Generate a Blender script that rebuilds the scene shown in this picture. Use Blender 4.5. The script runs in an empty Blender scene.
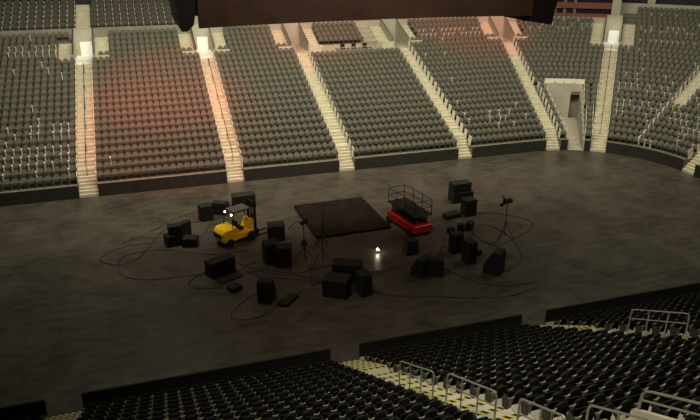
import bpy, math, random
import numpy as np
random.seed(7)
rng = np.random.RandomState(5)
sc = bpy.context.scene
COL = sc.collection
PI = math.pi
R = math.radians

# ------------------------------------------------------------------ materials
def mat(name, col, rough=.7, metal=0, var=0, scale=3, bump=0, spec=.5, emit=None, es=0):
    m = bpy.data.materials.new(name); m.use_nodes = True
    nt = m.node_tree; b = nt.nodes['Principled BSDF']
    b.inputs['Base Color'].default_value = (*col, 1)
    b.inputs['Roughness'].default_value = rough
    b.inputs['Metallic'].default_value = metal
    b.inputs['Specular IOR Level'].default_value = spec
    if emit:
        b.inputs['Emission Color'].default_value = (*emit, 1); b.inputs['Emission Strength'].default_value = es
    if var or bump:
        tc = nt.nodes.new('ShaderNodeTexCoord'); n = nt.nodes.new('ShaderNodeTexNoise')
        n.inputs['Scale'].default_value = scale; n.inputs['Detail'].default_value = 6
        nt.links.new(tc.outputs['Object'], n.inputs['Vector'])
        if var:
            r = nt.nodes.new('ShaderNodeValToRGB')
            r.color_ramp.elements[0].position = .3; r.color_ramp.elements[1].position = .7
            r.color_ramp.elements[0].color = (*[c * (1 - var) for c in col], 1)
            r.color_ramp.elements[1].color = (*[min(1, c * (1 + var)) for c in col], 1)
            nt.links.new(n.outputs['Fac'], r.inputs['Fac']); nt.links.new(r.outputs['Color'], b.inputs['Base Color'])
        if bump:
            bp = nt.nodes.new('ShaderNodeBump'); bp.inputs['Strength'].default_value = bump
            bp.inputs['Distance'].default_value = .02
            nt.links.new(n.outputs['Fac'], bp.inputs['Height']); nt.links.new(bp.outputs['Normal'], b.inputs['Normal'])
    return m

M = {}
M['terrace'] = mat('shaded_terrace_concrete', (.13, .12, .095), .85, var=.15, scale=2)  # far concrete darkened in colour for the shade between seats
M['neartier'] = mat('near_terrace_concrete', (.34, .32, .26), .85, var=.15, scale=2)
M['stair'] = mat('stair_concrete', (.50, .46, .35), .8, var=.12, scale=2)
M['beige'] = mat('beige_painted_wall', (.36, .335, .265), .75, var=.08, scale=1)
M['blackwall'] = mat('black_dasher_wall', (.026, .025, .021), .75, var=.2, scale=1.5, spec=.15)
M['fabric'] = mat('grey_seat_fabric', (.112, .105, .082), .9, var=.1, scale=9)
M['shell'] = mat('black_seat_shell', (.012, .012, .011), .7, spec=.2)
M['arm'] = mat('grey_armrest', (.10, .096, .08), .5)
M['shadedfabric'] = mat('shaded_seat_fabric', (.012, .012, .011), .95, spec=.1)  # near copy of the grey fabric, darkened in colour for dim light
M['blackarm'] = mat('black_armrest', (.02, .02, .019), .6, spec=.2)
M['greypanel'] = mat('grey_end_panel', (.022, .021, .019), .7)
M['bracket'] = mat('grey_arm_bracket', (.34, .32, .27), .7)
M['pale_lit_arm'] = mat('pale_and_lit_armrest', (.72, .69, .58), .5)  # truly pale on club chairs; on far seats it paints lit arms
M['parapet'] = mat('dull_beige_parapet', (.24, .225, .175), .8, var=.1, scale=1)
M['endpanel'] = mat('pale_end_panel', (.7, .67, .56), .6)
M['redseat'] = mat('club_seat_fabric', (.06, .055, .045), .85, var=.1, scale=9)
M['black'] = mat('black_carpeted_case', (.005, .005, .005), .85, bump=.3, scale=60)
M['grille'] = mat('black_metal_grille', (.018, .018, .019), .45, metal=.4)
M['steel'] = mat('brushed_steel_rail', (.42, .41, .37), .38, metal=.6)
M['darksteel'] = mat('dark_steel', (.03, .03, .03), .45, metal=.6)
M['yellow'] = mat('yellow_enamel', (.95, .62, .03), .35, var=.05, scale=3)
M['red'] = mat('red_enamel', (.42, .012, .012), .4, var=.1, scale=2)
M['rubber'] = mat('black_rubber', (.012, .012, .012), .8)
M['cable'] = mat('black_cable', (.006, .006, .006), .6)
M['screen'] = mat('switched_off_screen', (.05, .027, .017), .5, var=.3, scale=.8)
M['boardblack'] = mat('black_board_casing', (.004, .004, .004), .7)
M['suitered'] = mat('red_suite_fascia', (.15, .04, .03), .6, var=.15, scale=1)
M['suitedark'] = mat('dark_suite_glass', (.012, .012, .014), .2)
M['mullion'] = mat('grey_mullion', (.12, .10, .08), .5)
M['ceiling'] = mat('black_roof', (.02, .02, .02), .9)
M['riser'] = mat('dark_stage_carpet', (.016, .012, .010), 1, var=.3, scale=2, spec=.02)
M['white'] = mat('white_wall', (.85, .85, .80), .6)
M['lamp'] = mat('glowing_lamp', (1, .9, .7), .5, emit=(1, .85, .6), es=70)
M['lamp2'] = mat('glowing_headlight', (1, .8, .6), .5, emit=(1, .7, .45), es=7)

# floor : worn polished concrete
def floor_mat():
    m = bpy.data.materials.new('polished_dark_concrete'); m.use_nodes = True
    nt = m.node_tree; L = nt.links; b = nt.nodes['Principled BSDF']
    tc = nt.nodes.new('ShaderNodeTexCoord')
    n1 = nt.nodes.new('ShaderNodeTexNoise'); n1.inputs['Scale'].default_value = .35; n1.inputs['Detail'].default_value = 8; n1.inputs['Roughness'].default_value = .65
    n2 = nt.nodes.new('ShaderNodeTexNoise'); n2.inputs['Scale'].default_value = 1.6; n2.inputs['Detail'].default_value = 8; n2.inputs['Roughness'].default_value = .75
    mp = nt.nodes.new('ShaderNodeMapping'); mp.inputs['Scale'].default_value = (.55, 1.4, 1)
    L.new(tc.outputs['Object'], n1.inputs['Vector']); L.new(tc.outputs['Object'], mp.inputs['Vector']); L.new(mp.outputs['Vector'], n2.inputs['Vector'])
    mx = nt.nodes.new('ShaderNodeMix'); mx.data_type = 'FLOAT'; mx.inputs[0].default_value = .5
    L.new(n1.outputs['Fac'], mx.inputs[2]); L.new(n2.outputs['Fac'], mx.inputs[3])
    r = nt.nodes.new('ShaderNodeValToRGB'); r.color_ramp.elements[0].position = .36; r.color_ramp.elements[1].position = .66
    r.color_ramp.elements[0].color = (.023, .0198, .016, 1); r.color_ramp.elements[1].color = (.096, .082, .066, 1)
    L.new(mx.outputs[0], r.inputs['Fac']); L.new(r.outputs['Color'], b.inputs['Base Color'])
    r2 = nt.nodes.new('ShaderNodeMapRange'); r2.inputs[1].default_value = .3; r2.inputs[2].default_value = .7; r2.inputs[3].default_value = .30; r2.inputs[4].default_value = .46
    L.new(n2.outputs['Fac'], r2.inputs[0]); L.new(r2.outputs[0], b.inputs['Roughness'])
    bp = nt.nodes.new('ShaderNodeBump'); bp.inputs['Strength'].default_value = .12; bp.inputs['Distance'].default_value = .02
    L.new(n2.outputs['Fac'], bp.inputs['Height']); L.new(bp.outputs['Normal'], b.inputs['Normal'])
    return m
M['floor'] = floor_mat()

def hazard_mat():
    m = bpy.data.materials.new('yellow_black_hazard_strip'); m.use_nodes = True
    nt = m.node_tree; L = nt.links; b = nt.nodes['Principled BSDF']
    tc = nt.nodes.new('ShaderNodeTexCoord'); w = nt.nodes.new('ShaderNodeTexWave'); w.bands_direction = 'DIAGONAL'
    w.inputs['Scale'].default_value = 2.4
    L.new(tc.outputs['Object'], w.inputs['Vector'])
    r = nt.nodes.new('ShaderNodeValToRGB'); r.color_ramp.interpolation = 'CONSTANT'
    r.color_ramp.elements[0].color = (.012, .012, .01, 1); r.color_ramp.elements[1].position = .5; r.color_ramp.elements[1].color = (.55, .48, .08, 1)
    L.new(w.outputs['Fac'], r.inputs['Fac']); L.new(r.outputs['Color'], b.inputs['Base Color'])
    return m
M['hazard'] = hazard_mat()

# ------------------------------------------------------------------ mesh builder
class MB:
    def __init__(s): s.v = []; s.f = []; s.m = []; s.mats = []
    def mi(s, name):
        if name not in s.mats: s.mats.append(name)
        return s.mats.index(name)
    def add(s, vs, fs, m):
        o = len(s.v); s.v += [tuple(v) for v in vs]; k = s.mi(m)
        for f in fs: s.f.append(tuple(o + i for i in f)); s.m.append(k)
    def box(s, x0, x1, y0, y1, z0, z1, m, T=None):
        vs = [(x, y, z) for z in (z0, z1) for y in (y0, y1) for x in (x0, x1)]
        if T: vs = [T(*v) for v in vs]
        s.add(vs, [(0, 2, 3, 1), (4, 5, 7, 6), (0, 1, 5, 4), (2, 6, 7, 3), (0, 4, 6, 2), (1, 3, 7, 5)], m)
    def bbox(s, x0, x1, y0, y1, z0, z1, m, b=.02, T=None):
        # bevelled box (chamfered edges in plan and height)
        vs = []
        for z, i in ((z0, b), (z0 + b, 0), (z1 - b, 0), (z1, b)):
            a, c, d, e = x0 + i, x1 - i, y0 + i, y1 - i
            vs += [(a + b, d, z), (c - b, d, z), (c, d + b, z), (c, e - b, z), (c - b, e, z), (a + b, e, z), (a, e - b, z), (a, d + b, z)]
        if T: vs = [T(*v) for v in vs]
        fs = [tuple(range(7, -1, -1)), tuple(range(24, 32))]
        for r_ in range(3):
            for j in range(8):
                a = r_ * 8 + j; c = r_ * 8 + (j + 1) % 8
                fs.append((a, c, c + 8, a + 8))
        s.add(vs, fs, m)
    def prism(s, poly, t0, t1, fn, m, cap=None):
        # poly : 2-D outline; fn(p, q, t)->xyz
        n = len(poly); vs = [fn(p, q, t0) for p, q in poly] + [fn(p, q, t1) for p, q in poly]
        fs = [(i, (i + 1) % n, n + (i + 1) % n, n + i) for i in range(n)]
        s.add(vs, fs, m); s.add(vs[:n], [tuple(range(n - 1, -1, -1))], cap or m); s.add(vs[n:], [tuple(range(n))], cap or m)
    def tube(s, pts, r, m, n=8, closed=False):
        pts = [np.array(p, float) for p in pts]; N = len(pts); vs = []; up = np.array((0, 0, 1.))
        prev = None
        for i, p in enumerate(pts):
            a = pts[max(i - 1, 0)]; c = pts[min(i + 1, N - 1)]
            t = c - a; t = t / (np.linalg.norm(t) + 1e-9)
            if prev is None:
                h = up if abs(t[2]) < .9 else np.array((1., 0, 0))
            else: h = prev
            x = h - t * np.dot(h, t); x = x / (np.linalg.norm(x) + 1e-9); y = np.cross(t, x); prev = x
            for k in range(n):
                an = 2 * PI * k / n; vs.append(p + r * (math.cos(an) * x + math.sin(an) * y))
        fs = [(i * n + k, i * n + (k + 1) % n, (i + 1) * n + (k + 1) % n, (i + 1) * n + k) for i in range(N - 1) for k in range(n)]
        fs += [tuple(range(n - 1, -1, -1)), tuple(range((N - 1) * n, N * n))]
        s.add(vs, fs, m)
    def cyl(s, a, b, r, m, n=16, r2=None):
        a = np.array(a, float); b = np.array(b, float); t = (b - a) / np.linalg.norm(b - a)
        h = np.array((0, 0, 1.)) if abs(t[2]) < .9 else np.array((1., 0, 0))
        x = np.cross(h, t); x /= np.linalg.norm(x); y = np.cross(t, x); r2 = r if r2 is None else r2
        vs = [c + rr * (math.cos(2 * PI * k / n) * x + math.sin(2 * PI * k / n) * y) for c, rr in ((a, r), (b, r2)) for k in range(n)]
        fs = [(k, (k + 1) % n, n + (k + 1) % n, n + k) for k in range(n)] + [tuple(range(n - 1, -1, -1)), tuple(range(n, 2 * n))]
        s.add(vs, fs, m)
    def mesh(s, name):
        me = bpy.data.meshes.new(name); me.from_pydata([tuple(map(float, v)) for v in s.v], [], s.f)
        for k in s.mats: me.materials.append(M[k])
        me.polygons.foreach_set('material_index', s.m); me.update()
        return me
    def build(s, name, parent=None, loc=None, rz=0):
        o = bpy.data.objects.new(name, s.mesh(name)); COL.objects.link(o)
        if parent: o.parent = parent
        if loc: o.location = loc
        o.rotation_euler.z = rz
        return o

def tag(o, label=None, cat=None, group=None, kind=None):
    if label: o['label'] = label
    if cat: o['category'] = cat
    if group: o['group'] = group
    if kind: o['kind'] = kind
    return o
def empty(name, loc, rz=0, label=None, cat=None, group=None):
    o = bpy.data.objects.new(name, None); COL.objects.link(o); o.location = loc; o.rotation_euler.z = rz
    o.empty_display_size = .2
    return tag(o, label, cat, group)
def dup(root, loc, rz, label, group=None):
    r = root.copy(); COL.objects.link(r); r.location = loc; r.rotation_euler = (0, 0, rz); r['label'] = label
    if group: r['group'] = group
    for ch in list(root.children):
        c = ch.copy(); COL.objects.link(c); c.parent = r
        for g_ in ch.children:
            d = g_.copy(); COL.objects.link(d); d.parent = c
    return r

# ------------------------------------------------------------------ camera
TH, YAW = R(22.3), R(17.6)
cam_d = bpy.data.cameras.new('camera'); cam = bpy.data.objects.new('camera', cam_d); COL.objects.link(cam)
cam_d.sensor_width = 36; cam_d.lens = 672 / 700 * 36; cam_d.clip_end = 400
cam.location = (0, 0, 19); cam.rotation_euler = (PI / 2 - TH, 0, -YAW)
sc.camera = cam

# ------------------------------------------------------------------ bowl geometry
RUN, RISE, HW = .9, .3744, 1.0
FY, CX, CR = 52.85, 35.0, 9.2           # far wall line, corner centre x, corner radius
UE = CX + CR * PI / 2
def P(u, d, z):
    if u <= CX: return (u, FY + d, z)
    ph = (u - CX) / CR
    if ph <= PI / 2: return (CX + (CR + d) * math.sin(ph), FY - CR + (CR + d) * math.cos(ph), z)
    return (CX + CR + d, FY - CR - (u - UE), z)
def rot(u):                              # rotation z of something whose +y faces the arena
    ph = min(max((u - CX) / CR, 0), PI / 2); return PI - ph
def ub(u, off, d):
    if u <= CX or u >= UE: return u + off
    return u + CR * math.asin(max(-1, min(1, off / (CR + d))))
A1, A2, A3, A4 = -4.6, 6.85, 16.5, 27.8
A5, A6, A7, A8 = CX + CR * R(12), CX + CR * R(38), CX + CR * R(63), UE + .35
NR, NR6 = 23, 26                         # rows of seats
def zr(k): return HW + k * RISE
def rowprof(k0, k1):
    p = []
    for k in range(k0, k1): p += [(k * RUN, zr(k)), ((k + 1) * RUN, zr(k))]
    return p
def strip(mb, uL, uR, prof, m, zb=-.4, n=1, cap=None):
    """solid between the lines uL(d), uR(d) under a profile [(d,z)...]"""
    d0, d1 = prof[0][0], prof[-1][0]
    poly = [(d0, zb)] + prof + [(d1, zb)]
    N = len(poly)
    rings = [[P(uL(d) + (uR(d) - uL(d)) * i / n, d, z) for d, z in poly] for i in range(n + 1)]
    vs = [v for r_ in rings for v in r_]
    fs = []
    for i in range(n):
        for j in range(N - 1):
            a = i * N + j; fs.append((a, a + 1, a + 1 + N, a + N))
    mb.add(vs, fs, m)
    # end caps built row by row as quads (profile column by column)
    for ring, flip in ((rings[0], 0), (rings[-1], 1)):
        for j in range(1, N - 2):
            a, b = ring[j], ring[j + 1]
            if abs(poly[j][0] - poly[j + 1][0]) < 1e-6: continue
            q = [(a[0], a[1], zb), (b[0], b[1], zb), b, a]
            mb.add(q, [(0, 1, 2, 3) if flip else (3, 2, 1, 0)], cap or m)

AW = .72                                 # half width of an aisle
VW = .85                                 # half width of a vomitory opening
FL = 2.3                                 # outer edge of the bare stair flights beside it
VK = 18                                  # first row of the vomitory
terr = MB()
def line(u, off): return lambda d: ub(u, off, d)
def dsteps(da, za, db, zb_, n):
    p = []
    for i in range(n):
        z = za + (zb_ - za) * (i + 1) / n
        p += [(da + (db - da) * i / n, z), (da + (db - da) * (i + 1) / n, z)]
    return p
full = rowprof(0, NR + 0)
# ordinary seating sections: (left aisle, right aisle, rows)
secs = [('left end', None, A1, NR), ('one', A1, A2, NR), ('two', A2, A3, NR), ('three', A3, A4, NR), ('four', A4, A5, NR), ('five', A5, A6, NR), ('six', A6, A7, NR6), ('seven', A7, A8, NR6), ('eight', A8, None, NR6)]
U0, U1 = -24., UE + 14
def secb(a, b):
    la = (lambda d: U0) if a is None else line(a, AW)
    lb = (lambda d: U1) if b is None else line(b, -AW)
    return la, lb
for nm, a, b, nr in secs:
    la, lb = secb(a, b)
    n = 1 if (b is not None and b <= CX) else 14
    lowend = VK
    if nm == 'five':
        tl = (lambda d: ub(A5, 1.35 + .06 * d, d)); tr = lambda d: ub(A6, -1.25 - .12 * d, d)
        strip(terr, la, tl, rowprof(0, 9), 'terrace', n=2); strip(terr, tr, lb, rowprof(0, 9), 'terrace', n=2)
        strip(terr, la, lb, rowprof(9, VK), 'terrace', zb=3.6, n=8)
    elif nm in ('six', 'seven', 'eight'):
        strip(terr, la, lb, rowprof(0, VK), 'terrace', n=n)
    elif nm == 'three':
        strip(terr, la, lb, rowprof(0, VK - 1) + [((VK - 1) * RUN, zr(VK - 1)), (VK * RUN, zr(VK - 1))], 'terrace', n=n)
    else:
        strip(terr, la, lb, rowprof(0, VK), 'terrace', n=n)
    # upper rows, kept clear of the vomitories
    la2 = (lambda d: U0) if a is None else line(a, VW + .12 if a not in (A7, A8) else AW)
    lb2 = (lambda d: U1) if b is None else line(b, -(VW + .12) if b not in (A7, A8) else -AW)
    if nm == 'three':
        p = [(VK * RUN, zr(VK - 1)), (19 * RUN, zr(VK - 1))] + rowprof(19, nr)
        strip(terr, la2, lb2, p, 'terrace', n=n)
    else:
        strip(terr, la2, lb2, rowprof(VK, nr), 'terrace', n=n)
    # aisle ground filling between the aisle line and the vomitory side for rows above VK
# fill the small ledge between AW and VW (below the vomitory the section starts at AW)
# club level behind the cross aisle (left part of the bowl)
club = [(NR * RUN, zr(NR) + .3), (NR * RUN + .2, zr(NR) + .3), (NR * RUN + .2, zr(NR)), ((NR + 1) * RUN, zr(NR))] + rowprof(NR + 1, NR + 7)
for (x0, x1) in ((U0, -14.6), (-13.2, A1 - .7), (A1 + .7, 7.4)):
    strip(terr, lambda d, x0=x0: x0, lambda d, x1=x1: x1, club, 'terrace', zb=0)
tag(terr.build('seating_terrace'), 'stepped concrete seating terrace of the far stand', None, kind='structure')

for (x0, x1) in ((U0, -14.6), (-13.2, A1 - .99), (A1 + .99, 5.85)):
    mb = MB(); strip(mb, lambda d: x0, lambda d: x1, [(NR * RUN - .06, zr(NR) + .78), (NR * RUN + .12, zr(NR) + .74)], 'parapet', zb=zr(NR) - .35)
    tag(mb.build('parapet'), 'beige parapet wall along the cross aisle', None, kind='structure')
# stairs of the far aisles
def far_stairs(u, rows, label, low=True, k0=0, u_shift=0):
    mb = MB()
    kc = 2
    p = []
    if low: p += dsteps(0.02, 0, kc * RUN, zr(kc) - .0, 8)
    else: kc = k0
    for k in range(kc, rows):
        p += [(k * RUN, zr(k) + .02), (k * RUN + .6, zr(k) + .02), (k * RUN + .6, zr(k) + .2), ((k + 1) * RUN, zr(k) + .2)]
    strip(mb, line(u, -AW + .02), line(u, AW - .02), p, 'stair', n=1)
    o = mb.build('aisle_stairs'); tag(o, label, 'stairs', 'pale stairways of the far stand')
    return o
far_stairs(A1, VK, 'pale concrete stairway furthest left in the far stand, beside the red lit block')
far_stairs(A2, VK, 'pale concrete far stairway on the right edge of the red lit block')
far_stairs(A3, VK, 'pale far stairway left of the block with the flat platform and small chairs')
far_stairs(A4, VK, 'pale far stairway right of the block with the flat platform')
far_stairs(A5, VK, 'pale far stairway just left of the open floor tunnel')
far_stairs(A6, VK - 1, 'pale far stairway just right of the open floor tunnel')
far_stairs(A7, NR6, 'short pale stairway slanting in the curved corner of the stand', low=False, k0=7)
far_stairs(A8, 14, 'pale stairway foot at the right edge of the curved corner')
# seating tier under the short corner stair
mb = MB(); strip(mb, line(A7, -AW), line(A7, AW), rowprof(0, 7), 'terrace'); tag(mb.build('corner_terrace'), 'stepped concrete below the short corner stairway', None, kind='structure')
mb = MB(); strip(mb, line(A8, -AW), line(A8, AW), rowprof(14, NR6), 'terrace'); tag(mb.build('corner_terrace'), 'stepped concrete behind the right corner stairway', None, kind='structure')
# upper club stairs
for (c, lab) in ((-13.9, 'narrow beige club level stairway at the top left corner'), (A1, 'narrow beige club level stairway above the leftmost entry passage')):
    mb = MB(); p = []
    for k in range(NR + 1, NR + 7):
        p += [(k * RUN, zr(k) + .02), (k * RUN + .45, zr(k) + .02), (k * RUN + .45, zr(k) + .2), ((k + 1) * RUN, zr(k) + .2)]
    strip(mb, lambda d: c - .68, lambda d: c + .68, p, 'stair', zb=9.2); tag(mb.build('club_stairs'), lab, 'stairs', 'club level stairways')

# centre handrails on the far stairs
def far_rail(u, k0, k1, label):
    t = empty('stair_handrail', P(u, k0 * RUN + .3, zr(k0) + .02), 0, label, 'handrail', 'dark handrails down the middle of far stairways')
    ox, oy, oz = t.location
    loc = lambda u_, d, z: (lambda q: (q[0] - ox, q[1] - oy, q[2] - oz))(P(u_, d, z))
    mb = MB(); mb.tube([loc(u, k0 * RUN + .3, zr(k0) + .9), loc(u, k1 * RUN + .3, zr(k1) + .9)], .035, 'darksteel', 6); mb.build('top_rail', t)
    for k in range(k0, k1 + 1, 3):
        mb = MB(); mb.tube([loc(u, k * RUN + .3, zr(k) + .02), loc(u, k * RUN + .3, zr(k) + .9)], .022, 'darksteel', 6); mb.build('post', t)
far_rail(A1, 1, 16, 'thin dark handrail down the leftmost far stairway')
far_rail(A2, 1, 16, 'thin dark handrail down the far stairway at the right of the red lit block')
far_rail(A6, 1, 16, 'thin dark handrail down the far stairway right of the floor tunnel')

# vomitories: passage cut into the upper rows with parapets, plus bare flights at both sides
vcount = 0
def vomitory(u, nr, label, lit, flights=(1, 1), VK=18):
    o0 = P(u, VK * RUN, zr(VK))
    t = empty('entry_passage', o0, 0, label, 'entry passage', 'entry passages at the top of the stairways')
    def bl(mb, name):
        mb.v = [(x - o0[0], y - o0[1], z - o0[2]) for x, y, z in mb.v]; return mb.build(name, t)
    dend = nr * RUN - .08
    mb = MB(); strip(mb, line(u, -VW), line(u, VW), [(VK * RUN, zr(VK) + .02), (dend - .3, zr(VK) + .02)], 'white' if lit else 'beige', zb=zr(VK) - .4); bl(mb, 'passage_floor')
    mb = MB(); strip(mb, line(u, -VW), line(u, VW), [(dend - .3, zr(NR) + .8), (dend, zr(NR) + .8)], 'beige', zb=zr(VK) - .4); bl(mb, 'end_wall')
    for s in (-1, 1):
        mb = MB(); pr = []
        for k in range(VK, nr): pr += [(k * RUN, zr(k) + .62), (min((k + 1) * RUN, dend), zr(k) + .62)]
        pr = [(VK * RUN, zr(VK) + .75), (dend, zr(nr) + .55)]
        a, b = (s * VW, s * (VW + .11)) if s > 0 else (s * (VW + .11), s * VW)
        strip(mb, line(u, a), line(u, b), pr, 'beige', zb=zr(VK) - .4); bl(mb, 'side_wall')
        mb = MB(); c = s * (VW + .055)
        q = [P(ub(u, c, d_), d_, z_) for d_, z_ in ((VK * RUN + .1, zr(VK) + .8), (dend, zr(nr) + .6))]
        mb.tube(q, .04, 'darksteel', 6); bl(mb, 'coping')
    if lit:
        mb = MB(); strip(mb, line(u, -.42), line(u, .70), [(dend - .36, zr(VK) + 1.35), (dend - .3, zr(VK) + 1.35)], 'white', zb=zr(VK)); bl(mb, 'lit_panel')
        d_ = dend - 2.2; q = P(u, d_, zr(VK) + 3.4)
        ld = bpy.data.lights.new('passage_lamp', 'AREA'); ld.size = 1.0; ld.energy = lit; ld.color = (1, .97, .88); ld.spread = R(100)
        lo = bpy.data.objects.new('passage_lamp', ld); COL.objects.link(lo); lo.location = q; lo.rotation_euler = (R(-30), 0, rot(u) - PI) if False else (R(24), 0, rot(u) - PI)
    for s, on in zip((-1, 1), flights):
        if not on: continue
        mb = MB(); p = []; odd = (u == A1 and s < 0)
        for k in range(VK + (0 if odd else 1), nr - (1 if odd else 0)):
            z = zr(k) + .02
            p += [(k * RUN - .015, z), (k * RUN + .45, z), (k * RUN + .45, z + .18), ((k + 1) * RUN - .015, z + .18)]
        a, b = sorted((s * (VW + .14), s * FL))
        strip(mb, line(u, a), line(u, b), p, 'stair', zb=zr(VK) + .1)
        bl(mb, 'side_steps')
        if odd or VK == 17: continue
        mb = MB(); strip(mb, line(u, a), line(u, b + .05), [(VK * RUN - .02, zr(VK) + .60), (VK * RUN + .06, zr(VK) + .60)], 'stair', zb=zr(VK) - .2, n=1); bl(mb, 'kick_panel')
vomitory(A1, NR, 'leftmost far entry passage with a brightly lit white floor and beige sides', 15)
vomitory(A2, NR, 'brightly lit far entry passage next to the left end of the hanging scoreboard', 13)
vomitory(A3, NR, 'unlit beige far entry passage left of the flat platform block', 0)
vomitory(A4, NR, 'unlit beige far entry passage right of the flat platform block', 0)
vomitory(A5, NR, 'unlit beige far entry passage nearest the right end of the hanging scoreboard', 0)
vomitory(A6, NR, 'brightly lit far entry passage under the beige post at the right', 15, VK=17)

# tunnel at floor level between the two right stairways
tun = empty('floor_tunnel', P(39.0, 0, 0), 0, 'open beige walled tunnel to the floor between two far stairways', 'tunnel')
o0 = tuple(tun.location)
def tb(mb, name):
    mb.v = [(x - o0[0], y - o0[1], z - o0[2]) for x, y, z in mb.v]; return mb.build(name, tun)
tl = (lambda d: ub(A5, 1.35 + .06 * d, d)); tr = lambda d: ub(A6, -1.25 - .12 * d, d)
mb = MB(); strip(mb, tl, tr, [(0.02, .03), (2, .1), (8.1, 1.15)], 'beige', n=4); tb(mb, 'ramp')
for f0, s in ((tl, 1), (tr, -1)):
    mb = MB(); g0 = f0; g1 = lambda d, f0=f0, s=s: f0(d) + s * .14
    if s < 0: g0, g1 = g1, g0
    strip(mb, g0, g1, [(k_ * RUN + e, zr(k_) + .12) for k_ in range(0, 9) for e in (0, RUN)], 'beige'); tb(mb, 'side_wall')
mb = MB(); mid = lambda d: tl(d) + (tr(d) - tl(d)) * .70
mid2 = lambda d: tl(d) + (tr(d) - tl(d)) * .95
strip(mb, tl, mid, [(8.02, 4.95), (8.3, 4.95)], 'beige', n=4)
strip(mb, mid2, tr, [(8.02, 4.95), (8.3, 4.95)], 'beige', n=1)
strip(mb, mid, mid2, [(8.02, 4.95), (8.3, 4.95)], 'beige', zb=3.9, n=2); tb(mb, 'end_wall')
mb = MB(); strip(mb, mid, mid2, [(8.9, 4.0), (9.0, 4.0)], 'parapet', zb=1.0, n=2); tb(mb, 'doorway')
mb = MB(); strip(mb, lambda d: tl(d) - .05, lambda d: tr(d) + .05, [(8.02, 5.15), (8.45, 5.15)], 'endpanel', zb=4.75, n=4); tb(mb, 'parapet')
mb = MB()
for i in range(5):
    pass

# black dasher walls in front of each far section
def wall_piece(uL, uR, name, n):
    mb = MB(); strip(mb, uL, uR, [(-.10, HW + .02), (-.004, HW + .02)], 'blackwall', zb=0, n=n)
    tag(mb.build(name), None, None, kind='structure')
for i, (nm, a, b, nr) in enumerate(secs):
    la, lb = secb(a, b)
    if nm == 'five':
        wall_piece(la, tl, 'wall_far', 1); wall_piece(tr, lb, 'wall_far', 1)
    else:
        wall_piece(la, lb, 'wall_far', 1 if (b is not None and b <= CX) else 12)
wall_piece(line(A7, -AW), line(A7, AW), 'wall_far', 2)

# ------------------------------------------------------------------ seats
NSEG = 5
def seat_shell(mb, w=.246, back='fabric', rear='shell', rich=True, top=.02, tap=.96, ex=.55):
    """backrest: rounded top, leaning back; +y is the front"""
    n = 9 if rich else 7
    out = [(-w * .9, .36), (-w, .5), (-w, .62)]
    for i in range(n):
        a = PI - PI * i / (n - 1)
        out.append((w * tap * math.cos(a), (.64 + (.20 + top) * max(math.sin(a), 0) ** ex)))
    out += [(w, .62), (w, .5), (w * .9, .36)]
    out = [out[i] for i in range(len(out)) if i == 0 or (abs(out[i][0] - out[i - 1][0]) + abs(out[i][1] - out[i - 1][1])) > .004]
    N = len(out)
    fy = lambda z, x, o: o - (z - .36) * .22 - .03 * (1 - (x / w) ** 2)
    fr = [(x, fy(z, x, .08), z) for x, z in out]; bk = [(x * .96, fy(z, x, .02), z) for x, z in out]
    mb.add(fr, [tuple(range(N))], back); mb.add(bk, [tuple(range(N - 1, -1, -1))], rear)
    mb.add(fr + bk, [(i, (i + 1) % N, N + (i + 1) % N, N + i)[::-1] for i in range(N)], rear)
def seat_pan(mb, w=.21, fab='fabric'):
    # tipped-up pan
    prof = [(.10, .40), (.16, .34), (.24, .36), (.26, .56), (.22, .68), (.17, .68), (.15, .56)]
    mb.prism(prof, -w, w, lambda p, q, t: (t, p, q), fab)
def arm(mb, x, m='arm'):
    mb.box(x - .025, x + .025, -.02, .34, .60, .65, m)
    mb.box(x - .018, x + .018, .06, .20, 0, .60, 'arm')
def nendp(mb, x, m='greypanel'):
    mb.prism([(-.04, .02), (.22, .02), (.28, .52), (.2, .60), (-.02, .60), (-.08, .5)], x - .015, x + .015, lambda p, q, t: (t, p, q), m)
def endp(mb, x, m='endpanel'):
    mb.prism([(-.1, .02), (.26, .02), (.40, .70), (.32, .90), (-.10, .96), (-.2, .5)], x - .02, x + .02, lambda p, q, t: (t, p, q), m)

def ybr(mb):
    # forked bracket under the armrest, seen between two backs from behind
    mb.prism([(-.365, .73), (-.31, .60), (-.283, .38), (-.253, .38), (-.226, .60), (-.17, .73), (-.268, .69)], -.10, -.075, lambda p, q, t: (p, t, q), 'bracket')
# low version for the mass of seats
low = {}
for key, am in (('plain', 'arm'), ('pale', 'pale_lit_arm')):  # pale copy has the light on the arms put into its colour
    mb = MB(); seat_shell(mb, rich=False); seat_pan(mb, .225); 
    e_ = .015 if am == 'pale_lit_arm' else 0
    mb.box(-.285 - e_, -.235 + e_, -.02, .36, .58 if e_ else .60, .67, am); mb.box(-.275 - e_, -.245 + e_, .06, .30, 0, .6, am)
    low[key] = mb
eL = MB(); endp(eL, -.30); eR = MB(); endp(eR, .30)
mb = MB(); seat_shell(mb, w=.235, back='shadedfabric', rich=False, top=.04, tap=.82, ex=.85); seat_pan(mb, .21, 'shadedfabric')
mb.box(-.285, -.25, -.02, .30, .56, .60, 'blackarm'); mb.box(-.275, -.26, .06, .2, 0, .56, 'blackarm'); ybr(mb); low['near'] = mb
nL = MB(); nendp(nL, -.31); nR = MB(); nendp(nR, .30)
SEATM = ['fabric', 'shell', 'arm', 'pale_lit_arm', 'endpanel', 'shadedfabric', 'blackarm', 'greypanel', 'bracket']
SV, SF, SMI = [], [], []; soff = 0
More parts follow.
